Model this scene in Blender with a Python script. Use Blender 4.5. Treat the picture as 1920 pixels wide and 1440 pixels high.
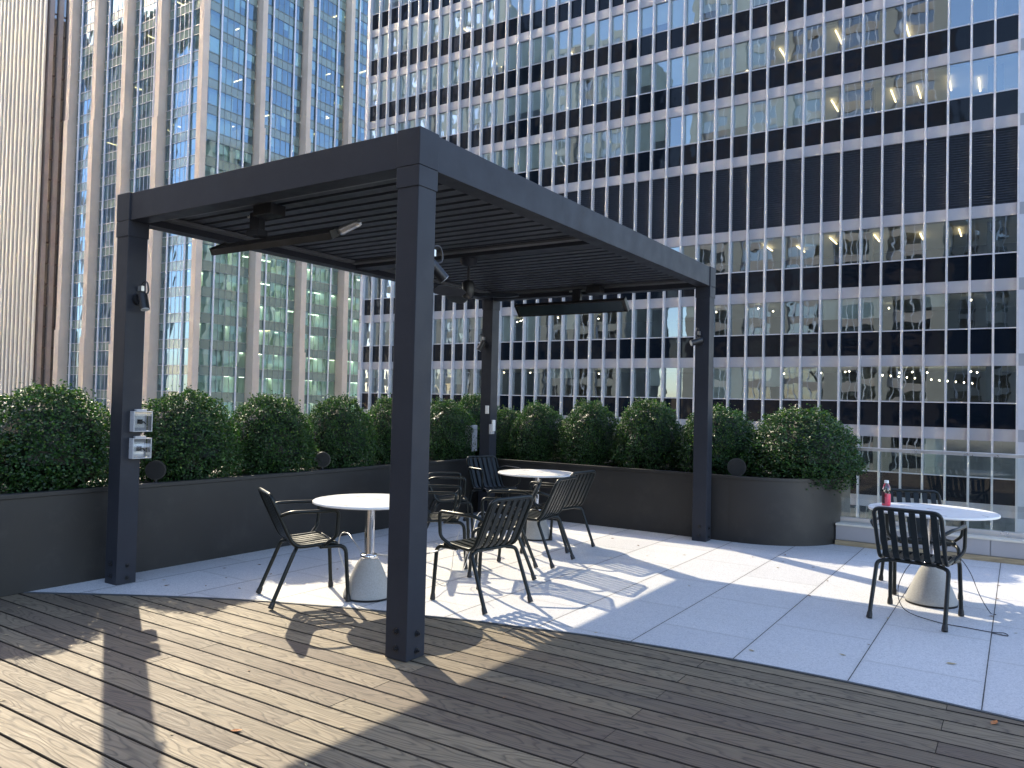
import bpy, math, random
from mathutils import Vector, Matrix, noise
R = math.radians
random.seed(7)
for o in list(bpy.data.objects): bpy.data.objects.remove(o)
sc = bpy.context.scene
col = sc.collection

# ------------------------------------------------------------------ camera
CAM = Vector((2.957, -3.474, 1.51))
cam = bpy.data.objects.new('camera', bpy.data.cameras.new('camera'))
col.objects.link(cam)
cam.matrix_world = Matrix.Translation(CAM) @ Matrix.Rotation(R(33.18), 4, 'Z') @ Matrix.Rotation(R(91.47), 4, 'X') @ Matrix.Rotation(R(1.35), 4, 'Z')
cam.data.sensor_width = 36
cam.data.lens = 1457.6 / 1920 * 36
cam.data.clip_end = 5000
sc.camera = cam

# ------------------------------------------------------------------ sky, sun, exposure
SUN_TO = Vector((-1.24, 0.70, 1.0)).normalized()          # towards the sun
elev = math.asin(SUN_TO.z)
w = bpy.data.worlds.new('World'); sc.world = w; w.use_nodes = True
nt = w.node_tree; nt.nodes.clear()
sky = nt.nodes.new('ShaderNodeTexSky'); sky.sky_type = 'NISHITA'; sky.sun_disc = False
sky.sun_elevation = elev; sky.sun_rotation = math.atan2(SUN_TO.x, SUN_TO.y)
sky.air_density = 1.0; sky.dust_density = 0.6; sky.ozone_density = 1.6
bg = nt.nodes.new('ShaderNodeBackground'); bg.inputs[1].default_value = 0.15
wo = nt.nodes.new('ShaderNodeOutputWorld')
tn = nt.nodes.new('ShaderNodeMix'); tn.data_type = 'RGBA'; tn.blend_type = 'MULTIPLY'; tn.inputs[0].default_value = 1
tn.inputs[7].default_value = (1.10, 1.0, .98, 1)                      # reddish tint put into the sky light, as a white balance
nt.links.new(sky.outputs[0], tn.inputs[6]); nt.links.new(tn.outputs[2], bg.inputs[0]); nt.links.new(bg.outputs[0], wo.inputs[0])
sun = bpy.data.objects.new('sun', bpy.data.lights.new('sun', 'SUN'))
sun.data.energy = 2.0; sun.data.angle = R(0.5); sun.data.color = (1.0, 0.88, 0.66)
sun.rotation_euler = (-SUN_TO).to_track_quat('-Z', 'Y').to_euler()
sun.location = (-60, 40, 90); col.objects.link(sun)
sc.view_settings.view_transform = 'Standard'; sc.view_settings.look = 'None'
sc.view_settings.exposure = 1.88; sc.view_settings.gamma = 1
sc.cycles.use_denoising = True
sc.cycles.max_bounces = 9; sc.cycles.diffuse_bounces = 4; sc.cycles.glossy_bounces = 4
sc.cycles.transparent_max_bounces = 14; sc.cycles.sample_clamp_indirect = 40; sc.cycles.blur_glossy = 0.0

# ------------------------------------------------------------------ helpers
class MB:
    """collects shapes; .obj() links them as ONE mesh object"""
    def __init__(s): s.v = []; s.f = []; s.sm = []; s.uv = []; s.c = []
    def add(s, vs, fs, smooth=False, c=None):
        b = len(s.v); s.v += [tuple(p) for p in vs]
        for f in fs: s.f.append([i + b for i in f]); s.sm.append(smooth); s.c.append(c)
        return s
    def box(s, x0, x1, y0, y1, z0, z1, c=None):
        v = [(x0,y0,z0),(x1,y0,z0),(x1,y1,z0),(x0,y1,z0),(x0,y0,z1),(x1,y0,z1),(x1,y1,z1),(x0,y1,z1)]
        return s.add(v, [(0,3,2,1),(4,5,6,7),(0,1,5,4),(1,2,6,5),(2,3,7,6),(3,0,4,7)], False, c)
    def obox(s, cen, ex, ey, ez, c=None):
        cen, ex, ey, ez = map(Vector, (cen, ex, ey, ez)); v = []
        for k in (-1, 1):
            for i, j in ((-1,-1),(1,-1),(1,1),(-1,1)): v.append(cen + ex*i + ey*j + ez*k)
        return s.add(v, [(0,3,2,1),(4,5,6,7),(0,1,5,4),(1,2,6,5),(2,3,7,6),(3,0,4,7)], False, c)
    def quad(s, a, b, c_, d, c=None): return s.add([a, b, c_, d], [(0,1,2,3)], False, c)
    def prism(s, poly, z0, z1):
        n = len(poly); v = [(x,y,z0) for x, y in poly] + [(x,y,z1) for x, y in poly]
        return s.add(v, [tuple(range(n-1,-1,-1)), tuple(range(n,2*n))] + [(i,(i+1)%n,(i+1)%n+n,i+n) for i in range(n)])
    def tube(s, pts, r, n=8, cap=True, flat=1.0):
        pts = [Vector(p) for p in pts]; m = len(pts)
        rs = r if isinstance(r, (list, tuple)) else [r]*m
        ts = [((pts[min(i+1,m-1)] - pts[max(i-1,0)]).normalized()) for i in range(m)]
        u = ts[0].orthogonal().normalized(); v = []
        for i in range(m):
            u = (u - ts[i]*u.dot(ts[i])).normalized(); w_ = ts[i].cross(u)
            for k in range(n):
                a = 2*math.pi*k/n; v.append(pts[i] + (u*math.cos(a) + w_*math.sin(a)*flat)*rs[i])
        f = [(i*n+k, i*n+(k+1)%n, (i+1)*n+(k+1)%n, (i+1)*n+k) for i in range(m-1) for k in range(n)]
        s.add(v, f, True)
        if cap: s.add(v[:n], [tuple(range(n-1,-1,-1))]); s.add(v[-n:], [tuple(range(n))])
        return s
    def lathe(s, prof, cx=0, cy=0, n=32, smooth=True, cap=True):
        v = [(cx + r*math.cos(2*math.pi*k/n), cy + r*math.sin(2*math.pi*k/n), z) for r, z in prof for k in range(n)]
        f = [(i*n+k, i*n+(k+1)%n, (i+1)*n+(k+1)%n, (i+1)*n+k) for i in range(len(prof)-1) for k in range(n)]
        s.add(v, f, smooth)
        if cap: s.add(v[:n], [tuple(range(n-1,-1,-1))]); s.add(v[-n:], [tuple(range(n))])
        return s
    def xf(s, M): s.v = [tuple(M @ Vector(p)) for p in s.v]; return s
    def obj(s, name, mat, parent=None, org=None, bevel=0, uv=None):
        me = bpy.data.meshes.new(name)
        o_ = Vector(org) if org is not None else (WORLD(parent) if parent else Vector((0,0,0)))
        me.from_pydata([(p[0]-o_.x, p[1]-o_.y, p[2]-o_.z) for p in s.v], [], s.f)
        me.polygons.foreach_set('use_smooth', s.sm)
        if uv:
            l = me.uv_layers.new(name='UVMap'); l.data.foreach_set('uv', [x for p in uv for x in p])
        if any(c is not None for c in s.c):
            ca = me.color_attributes.new('tint', 'FLOAT_COLOR', 'CORNER'); dat = []
            for f, c in zip(s.f, s.c):
                c = c if c is not None else (0.5, 0.5, 0.5)
                for _ in f: dat += [c[0], c[1], c[2], 1]
            ca.data.foreach_set('color', dat)
        me.materials.append(mat); me.update()
        o = bpy.data.objects.new(name, me); col.objects.link(o)
        if parent: o.parent = parent
        if org is not None and not parent: o.location = o_
        ORG[o.name] = o_
        if bevel:
            m = o.modifiers.new('bevel', 'BEVEL'); m.width = bevel; m.segments = 2; m.limit_method = 'ANGLE'; m.angle_limit = R(40)
        return o
ORG = {}
def WORLD(o): return ORG.get(o.name, Vector((0,0,0)))
def thing(name, label, cat, loc=(0,0,0), group=None, local=False):
    o = bpy.data.objects.new(name, None); o.empty_display_size = 0.1; col.objects.link(o); o.location = loc
    o['label'] = label; o['category'] = cat
    if group: o['group'] = group
    ORG[o.name] = Vector((0,0,0)) if local else Vector(loc)
    return o
def tag(o, label=None, cat=None, group=None, kind=None):
    for k, v in (('label',label),('category',cat),('group',group),('kind',kind)):
        if v: o[k] = v
    return o
def dup(root, loc, rz, label):
    def rec(o, par):
        c = o.copy(); col.objects.link(c)
        if par: c.parent = par
        for ch in list(o.children): rec(ch, c)
        return c
    c = rec(root, None); c.location = loc; c.rotation_euler = (0,0,rz); c['label'] = label
    return c
def fillet(pts, r, n=5):
    pts = [Vector(p) for p in pts]; out = [pts[0]]
    for i in range(1, len(pts)-1):
        a = (pts[i-1]-pts[i]); b = (pts[i+1]-pts[i]); d = min(r, a.length*.49, b.length*.49)
        p = pts[i]+a.normalized()*d; q = pts[i]+b.normalized()*d
        for k in range(n+1):
            t = k/n; out.append(p*(1-t)**2 + pts[i]*2*t*(1-t) + q*t*t)
    return out + [pts[-1]]

# ------------------------------------------------------------------ materials
def new_mat(name):
    m = bpy.data.materials.new(name); m.use_nodes = True; n = m.node_tree; n.nodes.clear()
    out = n.nodes.new('ShaderNodeOutputMaterial'); return m, n, out
def N(n, t, **kw):
    x = n.nodes.new(t)
    for k, v in kw.items():
        if k.startswith('i_'):
            key = k[2:]; key = int(key) if key.isdigit() else key.replace('_', ' ')
            x.inputs[key].default_value = v
        else: setattr(x, k, v)
    return x
def rgb(c): return (c[0], c[1], c[2], 1)
def math_(n, op, a, b=None, c=None):
    x = n.nodes.new('ShaderNodeMath'); x.operation = op
    for i, q in enumerate((a, b, c)):
        if q is None: continue
        if isinstance(q, (int, float)): x.inputs[i].default_value = q
        else: n.links.new(q, x.inputs[i])
    return x.outputs[0]
def mixc(n, fac, a, b, mode='MIX'):
    x = n.nodes.new('ShaderNodeMix'); x.data_type = 'RGBA'; x.blend_type = mode
    for i, q in ((0, fac), (6, a), (7, b)):
        if isinstance(q, (int, float)): x.inputs[i].default_value = q
        elif isinstance(q, tuple): x.inputs[i].default_value = rgb(q)
        else: n.links.new(q, x.inputs[i])
    return x.outputs[2]
def ramp(n, src, stops):
    x = n.nodes.new('ShaderNodeValToRGB'); e = x.color_ramp.elements
    while len(e) < len(stops): e.new(0.5)
    for el, (p, c) in zip(e, stops): el.position = p; el.color = rgb(c) if isinstance(c, tuple) else (c, c, c, 1)
    n.links.new(src, x.inputs[0]); return x.outputs[0]
def noise_(n, vec, scale, detail=3, rough=.5, out=0):
    x = N(n, 'ShaderNodeTexNoise'); x.inputs['Scale'].default_value = scale; x.inputs['Detail'].default_value = detail
    x.inputs['Roughness'].default_value = rough; n.links.new(vec, x.inputs['Vector']); return x.outputs[out]
def plain(name, c, rough=.5, metal=0, var=.12, vscale=6, bump=0, bscale=60, spec=.5, stretch=None, dirt=None):
    """painted or cast surface: base colour with gentle real variation"""
    m, n, out = new_mat(name); p = N(n, 'ShaderNodeBsdfPrincipled')
    tc = N(n, 'ShaderNodeTexCoord').outputs['Object']
    if stretch:
        mp = N(n, 'ShaderNodeMapping'); mp.inputs['Scale'].default_value = stretch; n.links.new(tc, mp.inputs[0]); tc = mp.outputs[0]
    v = noise_(n, tc, vscale, 5)
    lo = tuple(x*(1-var) for x in c); hi = tuple(min(1, x*(1+var)) for x in c)
    cc = ramp(n, v, [(.3, lo), (.7, hi)])
    if dirt:
        d = noise_(n, tc, vscale*3, 8, .7); cc = mixc(n, ramp(n, d, [(.52, 0.0), (.72, dirt[1])]), cc, dirt[0])
    n.links.new(cc, p.inputs['Base Color'])
    r = ramp(n, noise_(n, tc, vscale*2.3, 4), [(.3, max(0, rough-.07)), (.7, min(1, rough+.07))]); n.links.new(r, p.inputs['Roughness'])
    p.inputs['Metallic'].default_value = metal; p.inputs['Specular IOR Level'].default_value = spec
    if bump:
        b = N(n, 'ShaderNodeBump'); b.inputs['Strength'].default_value = bump; b.inputs['Distance'].default_value = .01
        n.links.new(noise_(n, tc, bscale, 4), b.inputs['Height']); n.links.new(b.outputs[0], p.inputs['Normal'])
    n.links.new(p.outputs[0], out.inputs[0]); return m
def emis(name, c, s):
    m, n, out = new_mat(name); e = N(n, 'ShaderNodeEmission'); e.inputs[0].default_value = rgb(c); e.inputs[1].default_value = s
    n.links.new(e.outputs[0], out.inputs[0]); return m
def glass(name, tint, refl, gtint=(1,1,1), wav=0.0, wscale=.6, ior=1.5, wsx=1):
    """window glass: mirror reflection over tinted see-through, slightly wavy panes"""
    m, n, out = new_mat(name)
    tr = N(n, 'ShaderNodeBsdfTransparent'); tr.inputs[0].default_value = rgb(tint)
    gl = N(n, 'ShaderNodeBsdfGlossy'); gl.inputs['Roughness'].default_value = 0.0; gl.inputs['Color'].default_value = rgb(gtint)
    fr = N(n, 'ShaderNodeFresnel'); fr.inputs[0].default_value = ior
    fac = math_(n, 'MINIMUM', math_(n, 'ADD', fr.outputs[0], refl), 1.0)
    if wav:
        tc = N(n, 'ShaderNodeTexCoord').outputs['Object']
        b = N(n, 'ShaderNodeBump'); b.inputs['Strength'].default_value = 1; b.inputs['Distance'].default_value = wav
        h = noise_(n, tc, wscale, 1.5)
        n.links.new(h, b.inputs['Height']); n.links.new(b.outputs[0], gl.inputs['Normal'])
    mx = N(n, 'ShaderNodeMixShader'); n.links.new(fac, mx.inputs[0]); n.links.new(tr.outputs[0], mx.inputs[1]); n.links.new(gl.outputs[0], mx.inputs[2])
    n.links.new(mx.outputs[0], out.inputs[0]); return m

M_post = plain('charcoal_powder_coat', (.030,.033,.042), .40, var=.08, vscale=2.5, spec=.16, dirt=((.05,.054,.068), .25))
M_louver = plain('charcoal_louver', (.05,.056,.07), .36, var=.05)
M_gutter = plain('grey_gutter', (.12,.123,.13), .35, var=.05)
M_planter = plain('bronze_planter_steel', (.0205,.0195,.0185), .5, var=.18, vscale=1.2, bump=.04, bscale=8, dirt=((.06,.055,.05), .35))
M_chair = plain('dark_green_black_paint', (.006,.0095,.0095), .36, var=.1, spec=.34)
M_rubber = plain('black_rubber', (.012,.012,.013), .6)
M_black = plain('black_plastic', (.012,.013,.016), .4)
M_white = plain('white_laminate', (.78,.77,.75), .32, var=.03, vscale=3, dirt=((.7,.68,.65), .12))
M_edge = plain('tabletop_edge', (.5,.48,.45), .4)
M_chrome = plain('polished_steel', (.82,.82,.83), .09, metal=1, var=.03)
M_conc = plain('concrete', (.33,.325,.31), .85, var=.10, vscale=90, bump=.25, bscale=220)
M_steel = plain('brushed_steel', (.6,.61,.62), .32, metal=.9, var=.06, vscale=3)
M_alu = plain('silver_aluminium', (.60,.60,.645), .38, metal=.25, var=.06, vscale=.7)
M_band = plain('grey_aluminium_panel', (.37,.37,.395), .42, metal=.2, var=.10, vscale=.5)
M_mul = plain('bright_aluminium_fin', (.56,.56,.585), .36, metal=.2, var=.04)
M_curb = plain('grey_curb_panel', (.42,.41,.42), .4, metal=.3, var=.08, vscale=2)
M_ledge = plain('cream_ledge', (.68,.64,.55), .5, var=.06)
M_timber = plain('tan_timber_strip', (.36,.28,.17), .7, var=.25, vscale=9, stretch=(1,12,12))
M_soil = plain('bark_mulch', (.05,.035,.025), .95, var=.5, vscale=25, bump=.8, bscale=40)
M_box = plain('grey_enclosure', (.42,.42,.44), .45, var=.06)
M_clear = glass('clear_cover', (.93,.95,.97), .08, ior=1.5)
M_spand = None
def spandrel():
    m, n, out = new_mat('black_spandrel_glass'); p = N(n, 'ShaderNodeBsdfPrincipled')
    tc = N(n, 'ShaderNodeTexCoord').outputs['Object']
    p.inputs['Base Color'].default_value = rgb((.004,.008,.015)); p.inputs['Roughness'].default_value = .04; p.inputs['IOR'].default_value = 1.30
    b = N(n, 'ShaderNodeBump'); b.inputs['Distance'].default_value = .014
    n.links.new(noise_(n, tc, .9, 1), b.inputs['Height']); n.links.new(b.outputs[0], p.inputs['Normal'])
    n.links.new(p.outputs[0], out.inputs[0]); return m
M_spand = spandrel()
M_glassR = glass('tower_window_glass', (.72,.77,.74), .22, (.72,.88,1), .0035, .8, 1.52)
M_glassG = glass('green_tower_glass', (.60,.74,.67), .22, (.55,.78,1), .006, .55, 1.52)
M_spandG = None
def spandrelG():
    m, n, out = new_mat('green_spandrel_glass'); p = N(n, 'ShaderNodeBsdfPrincipled')
    tc = N(n, 'ShaderNodeTexCoord').outputs['Object']
    v = noise_(n, tc, .12, 2); n.links.new(ramp(n, v, [(.3, (.11,.165,.145)), (.7, (.16,.225,.195))]), p.inputs['Base Color'])
    p.inputs['Roughness'].default_value = .08; p.inputs['IOR'].default_value = 2.1
    b = N(n, 'ShaderNodeBump'); b.inputs['Distance'].default_value = .008
    n.links.new(noise_(n, tc, .6, 1), b.inputs['Height']); n.links.new(b.outputs[0], p.inputs['Normal'])
    n.links.new(p.outputs[0], out.inputs[0]); return m
M_spandG = spandrelG()
M_stone = plain('beige_limestone', (.58,.485,.40), .75, var=.08, vscale=.35, bump=.1, bscale=3)
M_fin = plain('white_marble_fin', (.72,.66,.56), .6, var=.05, vscale=.3)
M_brown = plain('brown_recess', (.13,.085,.068), .6, var=.2, vscale=.4)
M_taupe = plain('taupe_stone', (.33,.28,.25), .75, var=.1, vscale=.4)
M_darkgl = glass('dark_tower_glass', (.12,.12,.13), .22, (1,1,1), .03, .6, 1.5)
M_ceil = plain('office_ceiling', (.62,.64,.60), .8, var=.05, vscale=.3)
M_core = plain('office_wall', (.20,.215,.21), .8, var=.35, vscale=.18)
M_corel = plain('office_wall_pale', (.66,.72,.64), .8, var=.12, vscale=.3)
M_blind = plain('window_blind', (.76,.80,.77), .8, var=.1, vscale=.5)
M_louvT = plain('dark_grille', (.032,.040,.056), .5, var=.2)
M_tube = emis('ceiling_tube_light', (1, .74, .40), 1.6)
M_officefill = emis('cool_office_fill', (.86, 1, .78), 2.2)
M_bulb = emis('warm_bulb', (1, .86, .62), 10)
M_city = plain('city_stone', (.60,.53,.45), .35, var=.1, vscale=.1)
M_street = plain('street_asphalt', (.06,.06,.065), .8, var=.2, vscale=.05)
M_leaf1 = plain('dry_leaf_brown', (.20,.10,.045), .7, var=.35, vscale=40)
M_leaf2 = plain('dry_leaf_orange', (.42,.15,.04), .7, var=.3, vscale=40)
M_leaf3 = plain('dry_leaf_pale', (.42,.33,.18), .7, var=.3, vscale=40)
M_wire = plain('pale_wire', (.5,.49,.47), .4, metal=.5)
M_wired = plain('dark_wire', (.05,.05,.055), .4, metal=.3)

def mat_leaf():
    m, n, out = new_mat('boxwood_leaf'); p = N(n, 'ShaderNodeBsdfPrincipled'); at = N(n, 'ShaderNodeVertexColor'); at.layer_name = 'tint'
    n.links.new(at.outputs[0], p.inputs['Base Color']); p.inputs['Roughness'].default_value = .44; p.inputs['Specular IOR Level'].default_value = .5
    t = N(n, 'ShaderNodeBsdfTranslucent'); n.links.new(mixc(n, 1.0, at.outputs[0], (1.7,1.8,.7), 'MULTIPLY'), t.inputs[0])
    mx = N(n, 'ShaderNodeMixShader'); mx.inputs[0].default_value = .30
    n.links.new(p.outputs[0], mx.inputs[1]); n.links.new(t.outputs[0], mx.inputs[2]); n.links.new(mx.outputs[0], out.inputs[0]); return m
M_leaf = mat_leaf()

def mat_deck():
    m, n, out = new_mat('weathered_deck_board'); p = N(n, 'ShaderNodeBsdfPrincipled')
    uv = N(n, 'ShaderNodeUVMap').outputs[0]; at_ = N(n, 'ShaderNodeVertexColor'); at_.layer_name = 'tint'
    at = N(n, 'ShaderNodeSeparateColor'); n.links.new(at_.outputs[0], at.inputs[0])
    mp = N(n, 'ShaderNodeMapping'); mp.inputs['Scale'].default_value = (1.1, 5.5, 1); n.links.new(uv, mp.inputs[0])
    field = noise_(n, mp.outputs[0], 1.0, 2.2, .45)
    rings = math_(n, 'FRACT', math_(n, 'MULTIPLY', field, 19.0))
    line = ramp(n, rings, [(.0, 1.0), (.12, .70), (.30, .10), (.82, .0), (.92, .30), (1.0, 1.0)])
    mp2 = N(n, 'ShaderNodeMapping'); mp2.inputs['Scale'].default_value = (3, 90, 1); n.links.new(uv, mp2.inputs[0])
    fib = noise_(n, mp2.outputs[0], 1.0, 5, .65)
    mp3 = N(n, 'ShaderNodeMapping'); mp3.inputs['Scale'].default_value = (1.1, 3, 1); n.links.new(uv, mp3.inputs[0])
    blot = noise_(n, mp3.outputs[0], 1.0, 4, .6)
    base = mixc(n, at.outputs[0], (.140,.102,.074), (.285,.224,.142))
    base = mixc(n, ramp(n, blot, [(.35, 0.0), (.7, .38)]), base, (.19,.16,.10))
    base = mixc(n, ramp(n, fib, [(.4, 0.0), (.75, .42)]), base, (.075,.06,.047))
    base = mixc(n, math_(n, 'MULTIPLY', line, .66), base, (.055,.042,.031))
    base = mixc(n, math_(n, 'MULTIPLY', at.outputs[1], .9), base, (.012,.009,.007))             # board sides darkened: painted gap shade with some dirt
    n.links.new(base, p.inputs['Base Color'])
    n.links.new(ramp(n, fib, [(.3, .58), (.7, .78)]), p.inputs['Roughness']); p.inputs['Specular IOR Level'].default_value = .28
    b = N(n, 'ShaderNodeBump'); b.inputs['Strength'].default_value = .35; b.inputs['Distance'].default_value = .004
    n.links.new(math_(n, 'ADD', math_(n, 'MULTIPLY', line, -.6), fib), b.inputs['Height']); n.links.new(b.outputs[0], p.inputs['Normal'])
    n.links.new(p.outputs[0], out.inputs[0]); return m
M_deck = mat_deck()

def mat_paving():
    m, n, out = new_mat('white_granite_pavers'); p = N(n, 'ShaderNodeBsdfPrincipled')
    tc = N(n, 'ShaderNodeTexCoord').outputs['Object']; sx = N(n, 'ShaderNodeSeparateXYZ'); n.links.new(tc, sx.inputs[0])
    X, Y = sx.outputs[0], sx.outputs[1]
    cx = math_(n, 'DIVIDE', math_(n, 'SUBTRACT', X, .23), .643); ci = math_(n, 'FLOOR', cx)
    par = math_(n, 'MODULO', math_(n, 'ADD', ci, 100), 2.0)                     # 1 on odd columns
    yo = math_(n, 'MULTIPLY', math_(n, 'SUBTRACT', 1.0, par), .48)
    cy = math_(n, 'DIVIDE', math_(n, 'SUBTRACT', math_(n, 'SUBTRACT', Y, 1.705), yo), .965); ri = math_(n, 'FLOOR', cy)
    dx = math_(n, 'MULTIPLY', math_(n, 'ABSOLUTE', math_(n, 'SUBTRACT', math_(n, 'FRACT', math_(n, 'ADD', cx, .5)), .5)), .643)
    dy = math_(n, 'MULTIPLY', math_(n, 'ABSOLUTE', math_(n, 'SUBTRACT', math_(n, 'FRACT', math_(n, 'ADD', cy, .5)), .5)), .965)
    wob = math_(n, 'MULTIPLY', noise_(n, tc, 9, 3), .0022)
    jx = math_(n, 'LESS_THAN', dx, math_(n, 'ADD', wob, .0022)); jy = math_(n, 'LESS_THAN', dy, math_(n, 'ADD', wob, .0002))
    cb = N(n, 'ShaderNodeCombineXYZ'); n.links.new(ci, cb.inputs[0]); n.links.new(ri, cb.inputs[1])
    wn = N(n, 'ShaderNodeTexWhiteNoise'); n.links.new(cb.outputs[0], wn.inputs[0])
    base = mixc(n, wn.outputs[0], (.57,.56,.55), (.65,.64,.62))
    sp = noise_(n, tc, 120, 4, .75); base = mixc(n, ramp(n, sp, [(.50, 0.0), (.60, .75)]), base, (.34,.34,.35))
    sp2 = noise_(n, tc, 38, 5, .75); base = mixc(n, ramp(n, sp2, [(.48, 0.0), (.68, .55)]), base, (.44,.44,.45))
    st = noise_(n, tc, 1.1, 6, .65); base = mixc(n, ramp(n, st, [(.48, 0.0), (.75, .28)]), base, (.40,.385,.36))
    edge = ramp(n, math_(n, 'MINIMUM', dx, dy), [(.0, .22), (.03, 0.0)]); base = mixc(n, edge, base, (.33,.31,.28))
    base = mixc(n, math_(n, 'MULTIPLY', jy, .75), base, (.13,.125,.12)); base = mixc(n, jx, base, (.055,.05,.045))
    n.links.new(base, p.inputs['Base Color']); p.inputs['Roughness'].default_value = .72; p.inputs['Specular IOR Level'].default_value = .35
    b = N(n, 'ShaderNodeBump'); b.inputs['Strength'].default_value = .3; b.inputs['Distance'].default_value = .003
    hh = math_(n, 'SUBTRACT', sp, math_(n, 'MULTIPLY', math_(n, 'MAXIMUM', jx, jy), 3)); n.links.new(hh, b.inputs['Height'])
    n.links.new(b.outputs[0], p.inputs['Normal']); n.links.new(p.outputs[0], out.inputs[0]); return m
M_pave = mat_paving()

# ================================================================== SETTING
g = MB().quad((-1500,-1500,-38), (1500,-1500,-38), (1500,1500,-38), (-1500,1500,-38)).obj('ground', M_street); tag(g, kind='structure')
tb = MB().box(-4.75, 14, -14, 7.1, -38, -.12).obj('terrace_base', M_city); tag(tb, kind='structure')

# paving/deck boundary, an arc
ARC = [(-3.32,-.52),(-2.83,-.2),(-2.27,.14),(-1.8,.385),(-1.5,.51),(-1.14,.65),(-.85,.75),(-.53,.84),(-.2,.945),(.09,1.01),(.54,1.12),
       (.94,1.18),(1.51,1.235),(2.15,1.245),(2.76,1.21),(3.3,1.13),(4.2,.9),(5.2,.5),(6.5,-.2),(8,-1.3)]
def cat(pts, n=4):
    o = []
    for i in range(len(pts)-1):
        p0, p1, p2, p3 = [Vector(pts[max(0, min(len(pts)-1, j))]) for j in (i-1, i, i+1, i+2)]
        for k in range(n):
            t = k/n; o.append(tuple(.5*((2*p1)+(p2-p0)*t+(2*p0-5*p1+4*p2-p3)*t*t+(3*p1-p0-3*p2+p3)*t**3)))
    return o + [pts[-1]]
arc = cat(ARC)
pm = MB(); n_ = len(arc); top = 7.0
v = [(x, y, .005) for x, y in arc] + [(x, top, .005) for x, y in arc]
pm.add(v, [(i, i+1, n_+i+1, n_+i) for i in range(n_-1)])
pm.add([(x, y, .005) for x, y in arc] + [(x, y, -.05) for x, y in arc], [(i+1, i, n_+i, n_+i+1) for i in range(n_-1)])
pave = pm.obj('paving', M_pave); tag(pave, kind='structure')
tm = MB()
for i in range(n_-1):
    a, b = Vector(arc[i]), Vector(arc[i+1]); d = (b-a).normalized(); q = Vector((d.y, -d.x))*.022
    z = .0075
    tm.add([(a.x,a.y,z),(b.x,b.y,z),(b.x+q.x,b.y+q.y,z),(a.x+q.x,a.y+q.y,z),(a.x,a.y,-.02),(b.x,b.y,-.02),(b.x+q.x,b.y+q.y,-.02),(a.x+q.x,a.y+q.y,-.02)],
           [(3,2,1,0),(0,1,5,4),(2,3,7,6)])
trim = tm.obj('paving_edge_trim', plain('edge_trim_metal', (.06,.065,.07), .5)); tag(trim, kind='structure')

# deck boards
PW, GAP = .1525, .0100
dm = MB(); uvs = []
def arcy(x):
    for i in range(len(arc)-1):
        if arc[i][0] <= x <= arc[i+1][0]:
            t = (x-arc[i][0])/(arc[i+1][0]-arc[i][0]); return arc[i][1]*(1-t)+arc[i+1][1]*t
    return arc[0][1] if x < arc[0][0] else arc[-1][1]
for k in range(-42, 11):
    y0 = -.105 + PW*k + GAP/2; y1 = y0 + PW - GAP
    off = .12 if k % 2 == 0 else -1.145
    x = off - 2.53*3
    while x < 9:
        xa, xb = x + .0015, x + 2.53 - .0015; x += 2.53
        xa = max(xa, -7.5)
        if xb < -7.4: continue
        r = random.random()
        oz = random.random()*.0015; ou, ov = random.random()*40, random.random()*40
        e = .003
        vs = [(xa,y0,-.025),(xb,y0,-.025),(xb,y1,-.025),(xa,y1,-.025),(xa,y0,-e+oz),(xb,y0,-e+oz),(xb,y1,-e+oz),(xa,y1,-e+oz),(xa,y0+e,oz),(xb,y0+e,oz),(xb,y1-e,oz),(xa,y1-e,oz)]
        fs = [(8,9,10,11),(4,5,9,8),(5,6,10,9),(6,7,11,10),(7,4,8,11),(0,1,5,4),(1,2,6,5),(2,3,7,6),(3,0,4,7)]
        dm.add(vs, fs[:1], False, (r, 0, 0)); dm.add(vs, fs[1:], False, (r, 1, 0))
        for f in fs:
            for i in f: uvs.append((vs[i][0]+ou, vs[i][1]+ov))
deck = dm.obj('deck', M_deck, uv=uvs); tag(deck, kind='structure')
db = MB().box(-7.5, 12, -14, 1.3, -.12, -.03).obj('deck_subframe', M_black); tag(db, kind='structure')

# ================================================================== PERGOLA
W, L, PH, S, BH = 3.163, 5.279, 3.122, .164, .218
pg = thing('pergola', 'charcoal metal pergola with closed louvered roof standing over the tables', 'pergola', (0,0,0))
ZB = PH - BH
for (x0, y0, nm) in ((-S,0,'B'), (-W,0,'A'), (-S,L-S,'D'), (-W,L-S,'C')):
    po = MB().box(x0, x0+S, y0, y0+S, .004, ZB).obj('post', M_post, pg, bevel=.004)
    MB().box(x0-.006, x0+S+.006, y0-.006, y0+S+.006, ZB-.125, ZB-.001).obj('collar', M_post, po, bevel=.003)
    MB().box(x0-.007, x0+S+.007, y0-.007, y0+S+.007, ZB+.001, PH+.006).obj('corner_cap', M_post, po, bevel=.003)
    for zz in (.05, .15):
        for (bx, by, dx, dy) in ((x0+S, y0+.09, 1, 0), (x0+.085, y0, 0, -1)):
            bz = zz + (.02 if dy else 0)
            m = MB(); c = Vector((bx, by, bz)); d = Vector((dx, dy, 0))
            m.tube([c, c+d*.006], .019, 14); m.tube([c+d*.006, c+d*.017], .012, 6); m.tube([c+d*.017, c+d*.026], .006, 8)
            m.obj('bolt', M_black, po)
T = .15
MB().box(-W+S, -S, .004, T, ZB, PH).obj('beam', M_post, pg, bevel=.003)
MB().box(-W+S, -S, L-T, L-.004, ZB, PH).obj('beam', M_post, pg, bevel=.003)
MB().box(-T, -.004, S, L-S, ZB, PH).obj('beam', M_post, pg, bevel=.003)
MB().box(-W+.004, -W+T, S, L-S, ZB, PH).obj('beam', M_post, pg, bevel=.003)
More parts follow.
